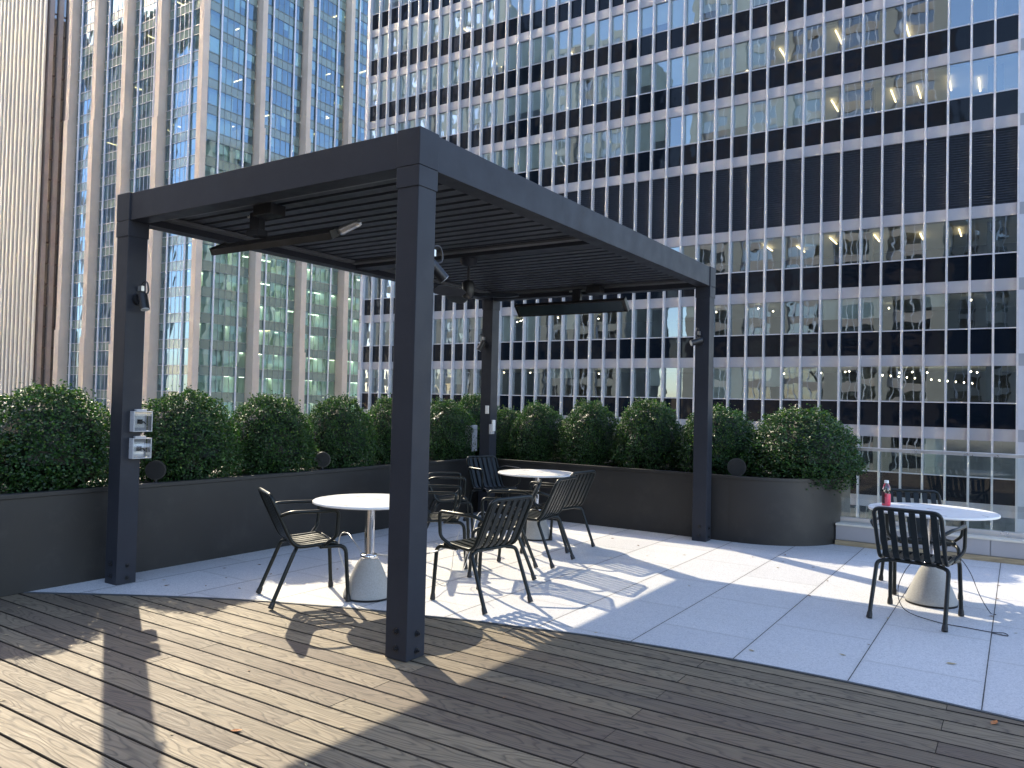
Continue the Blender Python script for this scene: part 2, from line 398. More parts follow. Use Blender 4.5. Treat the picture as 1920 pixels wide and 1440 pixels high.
MB().box(-W+T, -T, L/2-.10, L/2+.10, ZB+.02, PH-.03).obj('cross_beam', M_post, pg, bevel=.003)
for (ya, yb) in ((T+.001, T+.16), (L-T-.16, L-T-.001), (L/2-.22, L/2-.101), (L/2+.101, L/2+.22)):
    MB().box(-W+T+.001, -T-.001, ya+.035, yb, ZB+.055, ZB+.075).obj('gutter', M_gutter, pg)
for (xa, xb) in ((-T-.11, -T-.001), (-W+T+.001, -W+T+.11)):
    for (ya, yb) in ((T+.165, L/2-.225), (L/2+.225, L-T-.165)):
        MB().box(xa, xb, ya, yb, ZB+.055, ZB+.075).obj('gutter', M_gutter, pg)
for (ya, yb) in ((T+.17, L/2-.225), (L/2+.225, L-T-.165)):
    nl = 14; pit = (yb-ya)/nl
    for i in range(nl):
        y = ya + pit*i
        prof = [(y-.012, ZB+.105), (y+.05, ZB+.088), (y+pit*.8, ZB+.082), (y+pit-.002, ZB+.094), (y+pit-.002, ZB+.074), (y+pit+.012, ZB+.074), (y+pit+.012, ZB+.125), (y-.012, ZB+.125)]
        a, b = -W+T+.03, -T-.03; m = MB(); k = len(prof)
        m.add([(a,p[0],p[1]) for p in prof]+[(b,p[0],p[1]) for p in prof], [(j,(j+1)%k,(j+1)%k+k,j+k) for j in range(k)]+[tuple(range(k-1,-1,-1)), tuple(range(k,2*k))])
        m.obj('louver', M_louver, pg)

for (xa, xb, ya, yb) in ((-W+T, -T, T, T+.19), (-W+T, -T, L-T-.19, L-T), (-W+T, -T, L/2-.24, L/2-.10), (-W+T, -T, L/2+.10, L/2+.24), (-W+T, -W+T+.12, T+.19, L/2-.24), (-W+T, -W+T+.12, L/2+.24, L-T-.19), (-T-.12, -T, T+.19, L/2-.24), (-T-.12, -T, L/2+.24, L-T-.19)):
    MB().box(xa+.002, xb-.002, ya+.002, yb-.002, ZB+.13, ZB+.15).obj('leak_cover', M_post, pg)  # added cover strips, stop sunlight leaking past the gutters
M_heat = plain('dark_bronze_metal', (.055,.052,.054), .35, metal=.5)
# infrared heaters hung from the beams
def heater(x0, x1, yc, zc, tilt, sgn, label, bx, ytop):
    t = thing('patio_heater', label, 'heater', ((x0+x1)/2, yc, zc), 'infrared heaters under the pergola')
    cy, sy = math.cos(tilt), math.sin(tilt)*sgn
    mid = Vector(((x0+x1)/2, yc, zc)); ey = Vector((0, cy*sgn, sy*sgn*0+math.sin(tilt))); ez = Vector((0, -math.sin(tilt)*sgn, cy))
    h = (x1-x0)/2
    m = MB(); m.obox(mid, (h,0,0), ey*.075, ez*.018)
    m.obox(mid+ey*.08-ez*.009, (h,0,0), ey*.005, ez*.026); m.obox(mid-ey*.08-ez*.009, (h,0,0), ey*.005, ez*.026)
    b = m.obj('housing', M_heat, t, bevel=.003)
    MB().obox(mid-ez*.028, (h-.03,0,0), ey*.07, ez*.004).obj('glass_front', plain('heater_glass', (.02,.03,.035), .12), t)
    for s in (-1, 1): MB().obox(mid+Vector((s*(h+.006),0,0)), (.006,0,0), ey*.088, ez*.03).obj('end_plate', M_black, t)
    br = MB(); br.box(bx-.055, bx+.055, ytop-.03, ytop+.03, zc+.03, ZB+.05); br.box(bx-.07, bx+.07, ytop-.045, ytop+.045, zc+.015, zc+.06)
    bo = br.obj('bracket', M_post, t, bevel=.003)
    m = MB(); m.tube([(bx-.11, ytop, ZB+.03), (bx+.11, ytop, ZB+.03)], .012, 8); m.obj('clamp_bolt', M_steel, bo)
    return t, mid, ey, ez, h
t, mid, ey, ez, h = heater(-2.67, -1.28, .60, 2.755, R(28), 1, 'long black bar heater hung below the near left beam on a square bracket', -2.03, .47)
q = Vector((-1.27, .62, 2.765))
MB().tube([q, q+Vector((.02,0,.002)), q+Vector((.03,0,.004)), q+Vector((.16,.0,.035)), q+Vector((.185,0,.035)), q+Vector((.2,0,.03))], [.032,.036,.032,.029,.025,.013], 12).obj('cable_fitting', M_steel, t)
heater(-2.47, -.95, 4.93, 2.72, R(48), -1, 'long black panel heater tilted down under the far beam before the office tower', -1.66, 5.02)
dr = MB().box(-1.87, -1.67, .30, .44, ZB-.03, ZB+.05).obj('heater_driver_box', M_black, None, org=(-1.77,.37,ZB-.03), bevel=.004)
tag(dr, 'small black control box under the roof beside the bracket of the near heater', 'control box', 'control boxes under the roof')
dr2 = MB().box(-1.45, -1.27, 4.86, 4.99, ZB-.03, ZB+.05).obj('heater_driver_box', M_black, None, org=(-1.36,4.92,ZB-.03), bevel=.004)
tag(dr2, 'small black control box under the roof above the far tilted heater', 'control box', 'control boxes under the roof')

# ceiling fan
fx, fy = -1.58, 2.64
fan = thing('ceiling_fan', 'small black ceiling fan on a short rod under the middle roof beam', 'fan', (fx, fy, ZB+.02))
MB().lathe([(.03, ZB-.055), (.075, ZB-.04), (.085, ZB), (.085, ZB+.019)], fx, fy, 24).obj('canopy', M_post, fan)
MB().tube([(fx,fy,ZB-.05), (fx,fy,ZB-.2)], .014, 10).obj('downrod', M_post, fan)
MB().lathe([(.02, ZB-.19), (.05, ZB-.2), (.062, ZB-.23), (.062, ZB-.34), (.045, ZB-.37), (.012, ZB-.375)], fx, fy, 24).obj('motor', M_black, fan)
for k in range(3):
    a = R(28 + 120*k); d = Vector((math.cos(a), math.sin(a), 0)); s = Vector((-d.y, d.x, 0)); m = MB()
    c0 = Vector((fx, fy, ZB-.33)); prof = [(.05,.025), (.12,.05), (.3,.085), (.42,.075), (.5,.035)]; v = []
    for r_, hw in prof:
        for sg in (-1, 1):
            v.append(c0 + d*r_ + s*hw*sg + Vector((0,0,hw*sg*.42)))
    v2 = [p+Vector((0,0,-.008)) for p in v]; nn = len(v)
    f = [(2*i,2*i+1,2*i+3,2*i+2) for i in range(4)] + [(nn+2*i+2,nn+2*i+3,nn+2*i+1,nn+2*i) for i in range(4)]
    f += [(2*i+2, nn+2*i+2, nn+2*i, 2*i) for i in range(4)] + [(2*i+1, nn+2*i+1, nn+2*i+3, 2*i+3) for i in range(4)] + [(0,nn,nn+1,1), (8,9,nn+9,nn+8)]
    m.add(v+v2, f); m.obj('blade', M_post, fan)

# clip-on spotlights with a loop of cable, one per post
def clip(x, y, z, out, dn, label):
    o = Vector(out); c = Vector((x, y, z)); t = thing('clip_spotlight', label, 'spotlight', (x, y, z), 'clip-on spotlights on the pergola posts')
    MB().tube([c, c+o*.035], .045, 16).obj('mount', M_black, t)
    h0 = c + o*.09 + Vector((0,0,-.01)); d = Vector(dn).normalized()
    hd = MB().tube([h0-d*.05, h0+d*.08], [.036,.036], 16).obj('lamp_head', M_black, t)
    MB().tube([h0+d*.08, h0+d*.084], .032, 16).obj('lens', plain('lamp_lens', (.5,.52,.55), .15), hd)
    MB().tube([c+o*.03, h0-d*.02], .012, 8).obj('knuckle', M_steel, t)
    s = o.cross(Vector((0,0,1)))
    MB().tube(cat_3([c+o*.03+Vector((0,0,.04)), c+o*.06+Vector((0,0,.12)), c+o*.13+Vector((0,0,.13)), c+o*.15+Vector((0,0,.05)), h0-d*.04]), .006, 6).obj('cable', M_wired, t)
    m = MB(); m.obox(c+o*.05+Vector((0,0,.085)), o*.025, s*.012, (0,0,.02)); m.obj('clamp', M_steel, t)
def cat_3(pts, n=6):
    o = []
    pts = [Vector(p) for p in pts]
    for i in range(len(pts)-1):
        p0, p1, p2, p3 = [pts[max(0, min(len(pts)-1, j))] for j in (i-1, i, i+1, i+2)]
        for k in range(n):
            t = k/n; o.append(.5*((2*p1)+(p2-p0)*t+(2*p0-5*p1+4*p2-p3)*t*t+(3*p1-p0-3*p2+p3)*t**3))
    return o + [pts[-1]]
clip(-W+S, .09, 2.28, (1,0,0), (.35,.0,-1), 'black clip-on spotlight on the left post above the two outlet covers')
clip(-S/2-.02, L-S, 2.28, (0,-1,0), (-.8,-.7,-.35), 'black clip-on spotlight on the right post by the rounded planter end')
clip(-W+.06, L-S, 2.30, (0,-1,0), (-.4,-.3,-1), 'black clip-on spotlight on the rear corner post above its white plates')
clip(-S/2+.02, S, 2.34, (0,1,0), (.5,.9,-1), 'black clip-on spotlight with drooping cable behind the nearest post')

# weatherproof outlet covers on the left post
for zc, lab in ((1.30, 'upper clear outlet cover on the left post with a black plug inside'), (1.085, 'lower clear outlet cover on the left post with a black plug inside')):
    xs = -W+S; yc = .125
    t = thing('outlet_cover', lab, 'outlet cover', (xs, yc, zc), 'outlet covers on the left post')
    MB().box(xs, xs+.018, yc-.055, yc+.075, zc-.075, zc+.075).obj('back_plate', M_box, t, bevel=.004)
    cv = MB(); a, b, c_, d_, e_ = xs+.018, xs+.075, yc-.07, yc+.09, .082
    cv.box(a, b, c_, c_+.008, zc-e_, zc+e_); cv.box(a, b, d_-.008, d_, zc-e_, zc+e_); cv.box(a, b, c_+.008, d_-.008, zc-e_, zc-e_+.008); cv.box(a, b, c_+.008, d_-.008, zc+e_-.008, zc+e_)
    co = cv.obj('cover_frame', plain('frosted_cover', (.40,.42,.45), .25), t, bevel=.002)
    MB().box(b-.004, b-.001, c_+.01, d_-.01, zc-e_+.01, zc+e_-.01).obj('cover_window', M_clear, co)
    MB().box(a, a+.03, yc-.035, yc+.055, zc+e_, zc+e_+.016).obj('hinge', M_box, co, bevel=.003)
    MB().box(a+.001, a+.008, yc-.035, yc+.05, zc-.05, zc+.05).obj('outlet_face', M_white, t)
    m = MB(); m.box(a+.008, a+.036, yc-.012, yc+.016, zc-.02, zc+.016); m.tube([(a+.03,yc,zc-.005), (a+.035,yc+.03,zc-.004), (a+.03,yc+.045,zc-.02)], .005, 6); m.obj('plug', M_black, t)
# white plates on the rear corner post
sw = MB().box(-W+.09, -W+.145, L-S-.014, L-S, 1.37, 1.48).obj('switch_plate', M_white, None, org=(-W+.11, L-S, 1.37), bevel=.003)
tag(sw, 'small white blank switch plate on the rear corner post', 'switch plate')
t = thing('remote_holder', 'white remote control in a small grey wall holder on the rear corner post', 'remote control', (-W+S, L-S+.04, 1.12))
MB().box(-W+S, -W+S+.03, L-S-.02, L-S+.07, 1.10, 1.23).obj('holder', M_box, t, bevel=.003)
MB().box(-W+S+.031, -W+S+.055, L-S-.005, L-S+.055, 1.14, 1.29).obj('remote', M_white, t, bevel=.004)

# ================================================================== PLANTERS
PX, PY, PZ = -3.31, 5.38, .752
p1 = thing('planter', 'long dark bronze metal planter running along the left side of the terrace', 'planter', (PX, 1, 0))
MB().box(PX-1.15, PX, -7.4, 5.3, .001, PZ-.035).obj('side_panel', M_planter, p1, bevel=.004)
m = MB(); m.box(PX-.05, PX+.018, -7.4, 5.3, PZ-.034, PZ); m.box(PX-1.17, PX-1.10, -7.4, 5.3, PZ-.034, PZ); m.obj('rim', M_planter, p1, bevel=.003)
MB().box(PX-1.10, PX-.05, -7.4, 5.3, PZ-.13, PZ-.10).obj('soil', M_soil, p1)
pp = []
cx0, cy0, rr = .28, 6.30, .97
for k in range(73):
    a = R(-96 + 108*k/72); pp.append((cx0+rr*math.cos(a), cy0+rr*math.sin(a)))
poly = [(-4.46, PY), (-.9, PY-.02)] + pp + [(1.2, 6.95), (-4.46, 6.95)]
p2 = thing('planter', 'dark bronze metal planter at the back with a rounded right end', 'planter', (-1, 6, 0))
MB().prism(poly, .001, PZ-.035).obj('side_panel', M_planter, p2, bevel=.003)
cen = Vector((-1.4, 6.2))
def off(poly, d):
    o = []; n = len(poly)
    for i in range(n):
        a, b, c = Vector(poly[i-1]), Vector(poly[i]), Vector(poly[(i+1) % n])
        e1 = (b-a).normalized(); e2 = (c-b).normalized(); q = (Vector((e1.y,-e1.x))+Vector((e2.y,-e2.x)))
        o.append(tuple(b + q.normalized()*d))
    return o
po, pi = off(poly, .016), off(poly, -.05); k = len(poly)
m = MB(); m.add([(x,y,PZ) for x,y in po]+[(x,y,PZ) for x,y in pi]+[(x,y,PZ-.034) for x,y in po]+[(x,y,PZ-.034) for x,y in pi],
      [(i,(i+1)%k,(i+1)%k+k,i+k) for i in range(k)]+[(i+2*k,(i+1)%k+2*k,(i+1)%k,i) for i in range(k)]+[(i+k,(i+1)%k+k,(i+1)%k+3*k,i+3*k) for i in range(k)])
m.obj('rim', M_planter, p2)
MB().prism(off(poly, -.051), PZ-.13, PZ-.10).obj('soil', M_soil, p2)

# ------------------------------------------------------------------ clipped shrubs
def bush_mesh(seed, nl):
    rnd = random.Random(seed); so = Vector((seed*7.3, seed*3.1, seed*1.7)); m = MB()
    def rad(d):
        return 1 + .13*noise.noise(d*2.2+so) + .11*noise.noise(d*5+so) + .08*noise.noise(d*11+so)
    for _ in range(nl):
        z = rnd.uniform(-.86, 1); a = rnd.uniform(0, 2*math.pi); q = math.sqrt(1-z*z); d = Vector((q*math.cos(a), q*math.sin(a), z))
        cl = noise.noise(d*7.5+so*2)
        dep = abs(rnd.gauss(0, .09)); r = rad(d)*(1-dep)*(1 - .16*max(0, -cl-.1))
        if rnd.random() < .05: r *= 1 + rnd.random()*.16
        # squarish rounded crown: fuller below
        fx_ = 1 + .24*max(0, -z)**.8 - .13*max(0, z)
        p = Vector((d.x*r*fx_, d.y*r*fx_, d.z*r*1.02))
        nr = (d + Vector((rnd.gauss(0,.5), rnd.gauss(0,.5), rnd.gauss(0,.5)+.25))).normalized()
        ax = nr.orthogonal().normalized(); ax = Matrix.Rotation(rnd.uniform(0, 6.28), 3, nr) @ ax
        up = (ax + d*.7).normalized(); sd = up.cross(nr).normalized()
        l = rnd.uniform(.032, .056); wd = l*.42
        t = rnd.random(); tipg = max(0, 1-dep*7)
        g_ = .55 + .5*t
        if rnd.random() < (.05 + .12*max(0, z))*tipg: c = (.10*g_, .17*g_, .03*g_)  # pale new growth, extra on top to paint in sunlit tips
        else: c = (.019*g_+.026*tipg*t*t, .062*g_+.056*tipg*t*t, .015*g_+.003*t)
        b = p - up*l*.5; fold = nr*wd*.35
        m.add([b, b+up*l*.45+sd*wd+fold, b+up*l, b+up*l*.45-sd*wd+fold], [(0,1,2),(0,2,3)], False, c)
    me_o = m
    # dark inner blob of leaf mass, fills the gaps between leaves
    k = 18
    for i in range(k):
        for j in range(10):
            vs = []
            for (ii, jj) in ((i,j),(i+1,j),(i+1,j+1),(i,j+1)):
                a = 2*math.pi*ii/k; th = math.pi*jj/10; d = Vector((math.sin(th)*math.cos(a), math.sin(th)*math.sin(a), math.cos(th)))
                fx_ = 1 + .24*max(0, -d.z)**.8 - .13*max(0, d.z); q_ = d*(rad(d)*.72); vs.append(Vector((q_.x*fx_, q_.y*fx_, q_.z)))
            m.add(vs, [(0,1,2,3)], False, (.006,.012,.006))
    return m
stem_bm = MB().tube([(0,0,-1.05), (.03,.02,-.6), (0,0,-.2)], [.07,.055,.04], 8)
bush_src = []
for sd in range(4):
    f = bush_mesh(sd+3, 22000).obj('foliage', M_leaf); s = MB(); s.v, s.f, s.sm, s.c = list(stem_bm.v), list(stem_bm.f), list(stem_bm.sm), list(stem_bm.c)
    bush_src.append((f, s.obj('stem', M_soil)))
BUSH = [ # x, y, z top, z low, radius, label
 (-3.92,-1.28,1.60,.66,.58,'round clipped shrub cut by the left edge of the picture, first in the left planter'),
 (-3.90,-.10,1.59,.66,.60,'broad clipped shrub left of the left post, largest in the left planter'),
 (-3.88,1.13,1.57,.66,.545,'clipped shrub just right of the left post with a tall sprig on top'),
 (-3.88,2.17,1.55,.67,.52,'clipped shrub above the left table chair in the left planter'),
 (-3.88,3.20,1.55,.68,.47,'clipped shrub fourth from the left post beside a round black speaker'),
 (-3.88,4.16,1.58,.70,.46,'clipped shrub half hidden behind the left edge of the nearest post'),
 (-3.86,5.25,1.55,.70,.44,'clipped shrub showing right of the nearest post in front of the grey box'),
 (-4.0,6.15,1.65,.68,.46,'taller clipped shrub in the planter corner behind the grey box'),
 (-3.40,6.15,1.44,.70,.36,'small clipped shrub tucked behind the rear corner post'),
 (-2.86,6.15,1.55,.68,.43,'clipped shrub in the back planter just right of the rear corner post'),
 (-2.02,6.15,1.58,.68,.45,'clipped shrub in the back planter above the back table'),
 (-1.14,6.12,1.62,.68,.50,'clipped shrub in the back planter left of the right post, speckled with light leaves'),
 (-.20,6.10,1.54,.68,.54,'clipped shrub in the back planter half covered by the right post'),
 (.80,6.12,1.56,.66,.66,'widest clipped shrub overhanging the rounded planter end by the glass railing')]
rb = random.Random(3)
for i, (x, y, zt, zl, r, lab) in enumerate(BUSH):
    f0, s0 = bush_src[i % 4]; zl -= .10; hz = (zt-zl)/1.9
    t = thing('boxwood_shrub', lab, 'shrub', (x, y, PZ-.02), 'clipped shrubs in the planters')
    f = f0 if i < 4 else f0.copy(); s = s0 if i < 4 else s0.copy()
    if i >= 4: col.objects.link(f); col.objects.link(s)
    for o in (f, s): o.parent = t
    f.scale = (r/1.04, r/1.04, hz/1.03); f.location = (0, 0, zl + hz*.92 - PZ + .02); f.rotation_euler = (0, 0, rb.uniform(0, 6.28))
    s.scale = (.5, .5, .5); s.location = (0, 0, .5)

# round black garden speakers between the shrubs
def speaker(x, y, z, rz, r, lab):
    d = Vector((math.cos(rz), math.sin(rz), 0)); c = Vector((x, y, z)); t = thing('garden_speaker', lab, 'speaker', (x, y, PZ-.02), 'round black speakers in the planters')
    MB().tube([c-d*.10, c-d*.02, c+d*.03], [r*.7, r, r], 24).obj('body', M_black, t)
    MB().tube([c+d*.03, c+d*.036], r*.9, 24).obj('grille', plain('speaker_grille', (.012,.012,.012), .8, bump=.5, bscale=500), t)
    MB().tube([(x,y,PZ-.04), (x,y,z-r*.6)], .015, 8).obj('stake', M_black, t)
speaker(-3.46, 2.57, .85, R(-40), .085, 'round black speaker in the left planter between two shrubs')
speaker(-3.46, .60, .85, R(-40), .085, 'round black speaker in the left planter half hidden behind the left post')
speaker(.22, 5.50, .84, R(-70), .105, 'round black speaker on the back planter rim right of the right post')
# grey box with a strap behind the rear corner post
t = thing('junction_box', 'grey rounded equipment box with a black cable over it beside the rear corner post', 'equipment box', (-3.62, 5.42, PZ))
MB().box(-3.78, -3.50, 5.36, 5.50, .87, 1.19).obj('case', M_box, t, bevel=.02)
MB().box(-3.485, -3.47, 5.37, 5.49, .83, 1.20).obj('lid', M_box, t, bevel=.006)
MB().box(-3.62, -3.60, 5.348, 5.36, .86, 1.19).obj('strap', M_black, t)
MB().tube([(-3.64,5.43,PZ-.03), (-3.64,5.43,.88)], .02, 8).obj('stand', M_black, t)

# ================================================================== GLASS RAILING
t = thing('railing_curb', 'low grey metal curb with cream ledge and timber strip under the glass railing', 'curb', (4, 6.1, 0))
XR0 = 1.21
m = MB(); xx = XR0
while xx < 13: m.box(xx+.003, min(xx+1.5, 13)-.003, 5.985, 6.02, .062, .222); xx += 1.5
m.obj('curb_panel', M_curb, t, bevel=.002)
MB().box(XR0, 13, 6.021, 6.6, .005, .221).obj('curb_core', M_curb, t)
MB().box(XR0, 13, 5.97, 6.6, .223, .246).obj('ledge', M_ledge, t, bevel=.003)
MB().box(XR0, 13, 5.955, 5.984, .006, .058).obj('timber_strip', M_timber, t, bevel=.002)
t = thing('glass_railing', 'clear glass railing with a slim silver top rail in front of the office tower', 'railing', (4, 6.15, .246))
xx = 1.655 - 1.5
M_rail = glass('railing_glass', (.92,.965,.95), .0, (1,1,1), 0, 1, 1.52)
while xx < 12.9:
    MB().box(max(xx, 1.15)+.006, xx+1.5-.006, 6.144, 6.158, .30, 1.075).obj('glass_panel', M_rail, t); xx += 1.5
MB().box(1.15, 13, 6.128, 6.174, 1.072, 1.112).obj('top_rail', M_steel, t, bevel=.004)
MB().box(1.15, 13, 6.125, 6.178, .247, .305).obj('base_channel', M_steel, t, bevel=.003)

# ================================================================== TABLES
def table(x, y, r, label):
    t = thing('cone_table', label, 'table', (x, y, .006), 'round tables on concrete cones')
    MB().lathe([(r-.012,.7255), (r-.001,.7285), (r,.735), (r-.001,.742), (r-.005,.745)], x, y, 72).obj('tabletop', M_white, t)
    MB().lathe([(.17,.712), (.17,.7250)], x, y, 32).obj('mounting_plate', M_black, t)
    MB().lathe([(.038,.335), (.038,.712)], x, y, 32, cap=False).obj('column', M_chrome, t)
    MB().lathe([(.06,.300), (.066,.303), (.066,.328), (.06,.334), (.038,.336)], x, y, 32).obj('collar', M_chrome, t)
    MB().lathe([(.186,.022), (.187,.03), (.182,.05), (.166,.092), (.143,.147), (.118,.205), (.094,.258), (.076,.288), (.066,.2995)], x, y, 48).obj('cone_base', M_conc, t)
    MB().lathe([(.178,.006), (.186,.008), (.187,.0215)], x, y, 48).obj('foot_ring', M_rubber, t)
    return t
table(-1.225, .97, .435, 'round white table left of the nearest post on a concrete cone')
table(-1.60, 4.05, .44, 'round white table at the back corner of the pergola on a concrete cone')
table(2.375, 3.58, .465, 'round white table at the right by the glass railing with a bottle on it')

# ================================================================== CHAIRS
def make_chair():
    t = thing('armchair', 'x', 'chair', (0,0,0), 'slatted metal armchairs', local=True)
    m_ = M_chair; r = .0148
    # slat path (y, z): front lip, seat, bend, back
    path = [Vector((0,y,z)) for y, z in ((.192,.415), (.198,.436), (.165,.446), (-.03,.428), (-.095,.428), (-.135,.462), (-.165,.52), (-.292,.800))]
    path = fillet(path, .05, 4)
    cut = min(range(len(path)), key=lambda i: (path[i]-Vector((0,-.115,.445))).length)
    def slats(pts):
        m = MB()
        for i in range(6):
            xc = -.1725 + .069*i; hw = .0205; v = []; n = len(pts)
            for j, p in enumerate(pts):
                a, b = pts[max(0,j-1)], pts[min(n-1,j+1)]; d = (b-a).normalized(); nr = Vector((0, -d.z, d.y))*.005
                for sx in (-hw, hw):
                    v.append(p+Vector((xc+sx,0,0))+nr); v.append(p+Vector((xc+sx,0,0))-nr)
            f = []
            for j in range(n-1):
                q = 4*j; e = q+4
                f += [(q,e,e+2,q+2), (q+1,q+3,e+3,e+1), (q,q+1,e+1,e), (q+2,e+2,e+3,q+3)]
            f += [(0,2,3,1), (4*n-4,4*n-3,4*n-1,4*n-2)]
            m.add(v, f)
        return m
    slats(path[:cut+1]).obj('seat', m_, t); slats(path[cut:]).obj('backrest', m_, t)
    # tube frame round seat and back
    hw = .221
    side = [Vector(p) for p in ((0,.192,.436), (0,.165,.446), (0,-.03,.428), (0,-.095,.428), (0,-.135,.462), (0,-.165,.52))]
    A = [p+Vector((-hw,0,0)) for p in side] + [Vector((-hw,-.30,.812)), Vector((hw,-.30,.812))] + [p+Vector((hw,0,0)) for p in reversed(side)]
    MB().tube(fillet(A, .055, 5), r, 8).obj('frame', m_, t)
    MB().tube([(-hw,.192,.436), (hw,.192,.436)], r*.9, 8).obj('front_rail', m_, t)
    for s in (-1, 1):
        MB().tube(fillet([(s*hw,-.228,.655), (s*.268,-.16,.688), (s*.287,-.06,.69), (s*.287,.185,.688), (s*.284,.175,.50), (s*.228,.10,.430)], .038, 5), .0135, 8).obj('armrest', m_, t)
        for fy, mp_, tp_ in ((.285, (s*.238,.258,.420), (s*.215,.08,.418)), (-.278, (s*.238,-.118,.400), (s*.16,-.085,.412))):
            pts = fillet([(s*.246, fy, .012), mp_, tp_], .06 if fy > 0 else .035, 5)
            lg = MB().tube(pts, [.015]*len(pts), 8).obj('leg', m_, t)
            d = Vector(mp_) - Vector((s*.246, fy, .012)); d.normalize(); b = Vector((s*.246, fy, .006))
            MB().tube([b, b+d*.03, b+d*.05], [.021,.0195,.0155], 10).obj('rubber_foot', M_rubber, lg)
    for ty, q_ in ((.08, .215), (-.085, .16)): MB().tube([(-q_,ty,.415), (q_,ty,.415)], .0135, 8).obj('crossbar', m_, t)
    return t
CH = [(-1.587,.638,(.269,.487),'black slatted armchair facing right, alone at left of the left table'),
 (-.4535,1.395,(-.547,.093),'black slatted armchair nearest the camera just right of the nearest post, back turned'),
 (-.88,2.34,(-.476,-.27),'black slatted armchair seen edge-on right behind the front centre chair'),
 (-1.597,2.282,(.84,.54),'black slatted armchair half hidden by the nearest post, facing right'),
 (-2.40,3.43,(.74,.67),'black slatted armchair facing right in shade by the left planter, behind the half-hidden chair'),
 (-2.62,4.68,(.93,-.37),'black slatted armchair with its front turned to us at the back corner under the post'),
 (-.93,2.98,(-.55,-.06),'black slatted armchair with back to us, in front of the back table'),
 (-1.135,3.77,(-.55,.05),'black slatted armchair at the right side of the back table, before the dark planter'),
 (2.32,3.016,(.066,.54),'black slatted armchair with its back to us in front of the right table'),
 (2.24,4.05,(.31,-.95),'black slatted armchair beyond the right table, before the glass railing')]
src = make_chair()
for i, (x, y, d, lab) in enumerate(CH):
    rz = math.atan2(-d[0], d[1])
    if i == 0: src.location = (x, y, .005); src.rotation_euler = (0,0,rz); src['label'] = lab
    else: dup(src, (x, y, .005), rz, lab)

# ------------------------------------------------------------------ bottle
bx, by, bz = 2.04, 3.60, .7452
t = thing('drink_bottle', 'clear plastic bottle half full of pink drink on the right table', 'bottle', (bx, by, bz))
M_pet = glass('clear_plastic', (.93,.95,.95), .05, ior=1.45)
MB().lathe([(.030,.001), (.034,.006), (.034,.125), (.0335,.135), (.027,.165), (.014,.185), (.0135,.192)], 0, 0, 24, cap=False).xf(Matrix.Translation((bx,by,bz))).obj('body', M_pet, t)
MB().lathe([(.029,.003), (.0325,.007), (.0325,.098)], 0, 0, 24).xf(Matrix.Translation((bx,by,bz))).obj('drink', plain('pink_drink', (.92,.05,.11), .25, var=.05), t)
MB().lathe([(.0175,.186), (.0175,.206), (.015,.209)], 0, 0, 20).xf(Matrix.Translation((bx,by,bz))).obj('cap', M_white, t)
m = MB(); nseg = 12
va = [R(172 + 86*k/nseg) for k in range(nseg+1)]
m.add([(bx+.0347*math.cos(a), by+.0347*math.sin(a), bz+z) for z in (.022, .118) for a in va], [(k, k+1, nseg+k+2, nseg+k+1) for k in range(nseg)], True)
m.obj('label', plain('bottle_label', (.05,.012,.02), .4), t)

# ------------------------------------------------------------------ security cables
def cable(pts, lab, mat, r=.0032):
    o = MB().tube(cat_3(pts, 8), r, 6).obj('tether_cable', mat, None, org=pts[0]); tag(o, lab, 'cable', 'tether cables on the tables'); return o
tx, ty = 2.375, 3.58
cable([(tx-.04,ty-.06,.345), (tx-.13,ty-.2,.33), (tx-.2,ty-.32,.16), (tx-.14,ty-.46,.03), (tx+.08,ty-.62,.010), (tx+.28,ty-.66,.010), (tx+.42,ty-.68,.010), (tx+.50,ty-.66,.012), (tx+.52,ty-.72,.011), (tx+.43,ty-.70,.010)], 'dark steel cable looping from the right table to the floor, ending in a small eye', M_wired)
cable([(tx+.06,ty+.02,.345), (tx+.17,ty+.0,.40), (tx+.26,ty-.02,.30), (tx+.33,ty+.0,.12), (tx+.40,ty-.06,.012), (tx+.44,ty-.10,.010)], 'thin dark cable hanging down to the floor right of the right table', M_wired)
tx, ty = -1.225, .97
cable([(tx-.03,ty-.05,.35), (tx-.16,ty-.02,.43), (tx-.27,ty+.04,.455), (tx-.33,ty+.02,.44), (tx-.36,ty+.04,.30), (tx-.30,ty+.10,.10), (tx-.20,ty+.12,.03)], 'pale cable tied from the left table column to the left chair seat', M_wire, .004)
cable([(tx+.05,ty-.02,.34), (tx+.20,ty+.05,.335), (tx+.42,ty+.17,.36), (tx+.58,ty+.25,.42), (tx+.62,ty+.29,.43)], 'pale thick cable from the left table to the front centre chair', M_wire, .006)
cable([(tx+.05,ty+.04,.34), (tx+.25,ty+.35,.16), (tx+.3,ty+.6,.03), (tx+.1,ty+.95,.25), (tx+.05,ty+1.1,.40)], 'pale cable sagging to the floor between the left table and the chairs behind', M_wire)
cable([(-1.05,2.55,.42), (-1.15,2.35,.52), (-1.05,2.1,.42), (-.98,1.95,.25), (-.9,1.75,.12), (-.72,1.55,.36)], 'pale looping cable between the front centre chair and the chair behind it', M_wire)

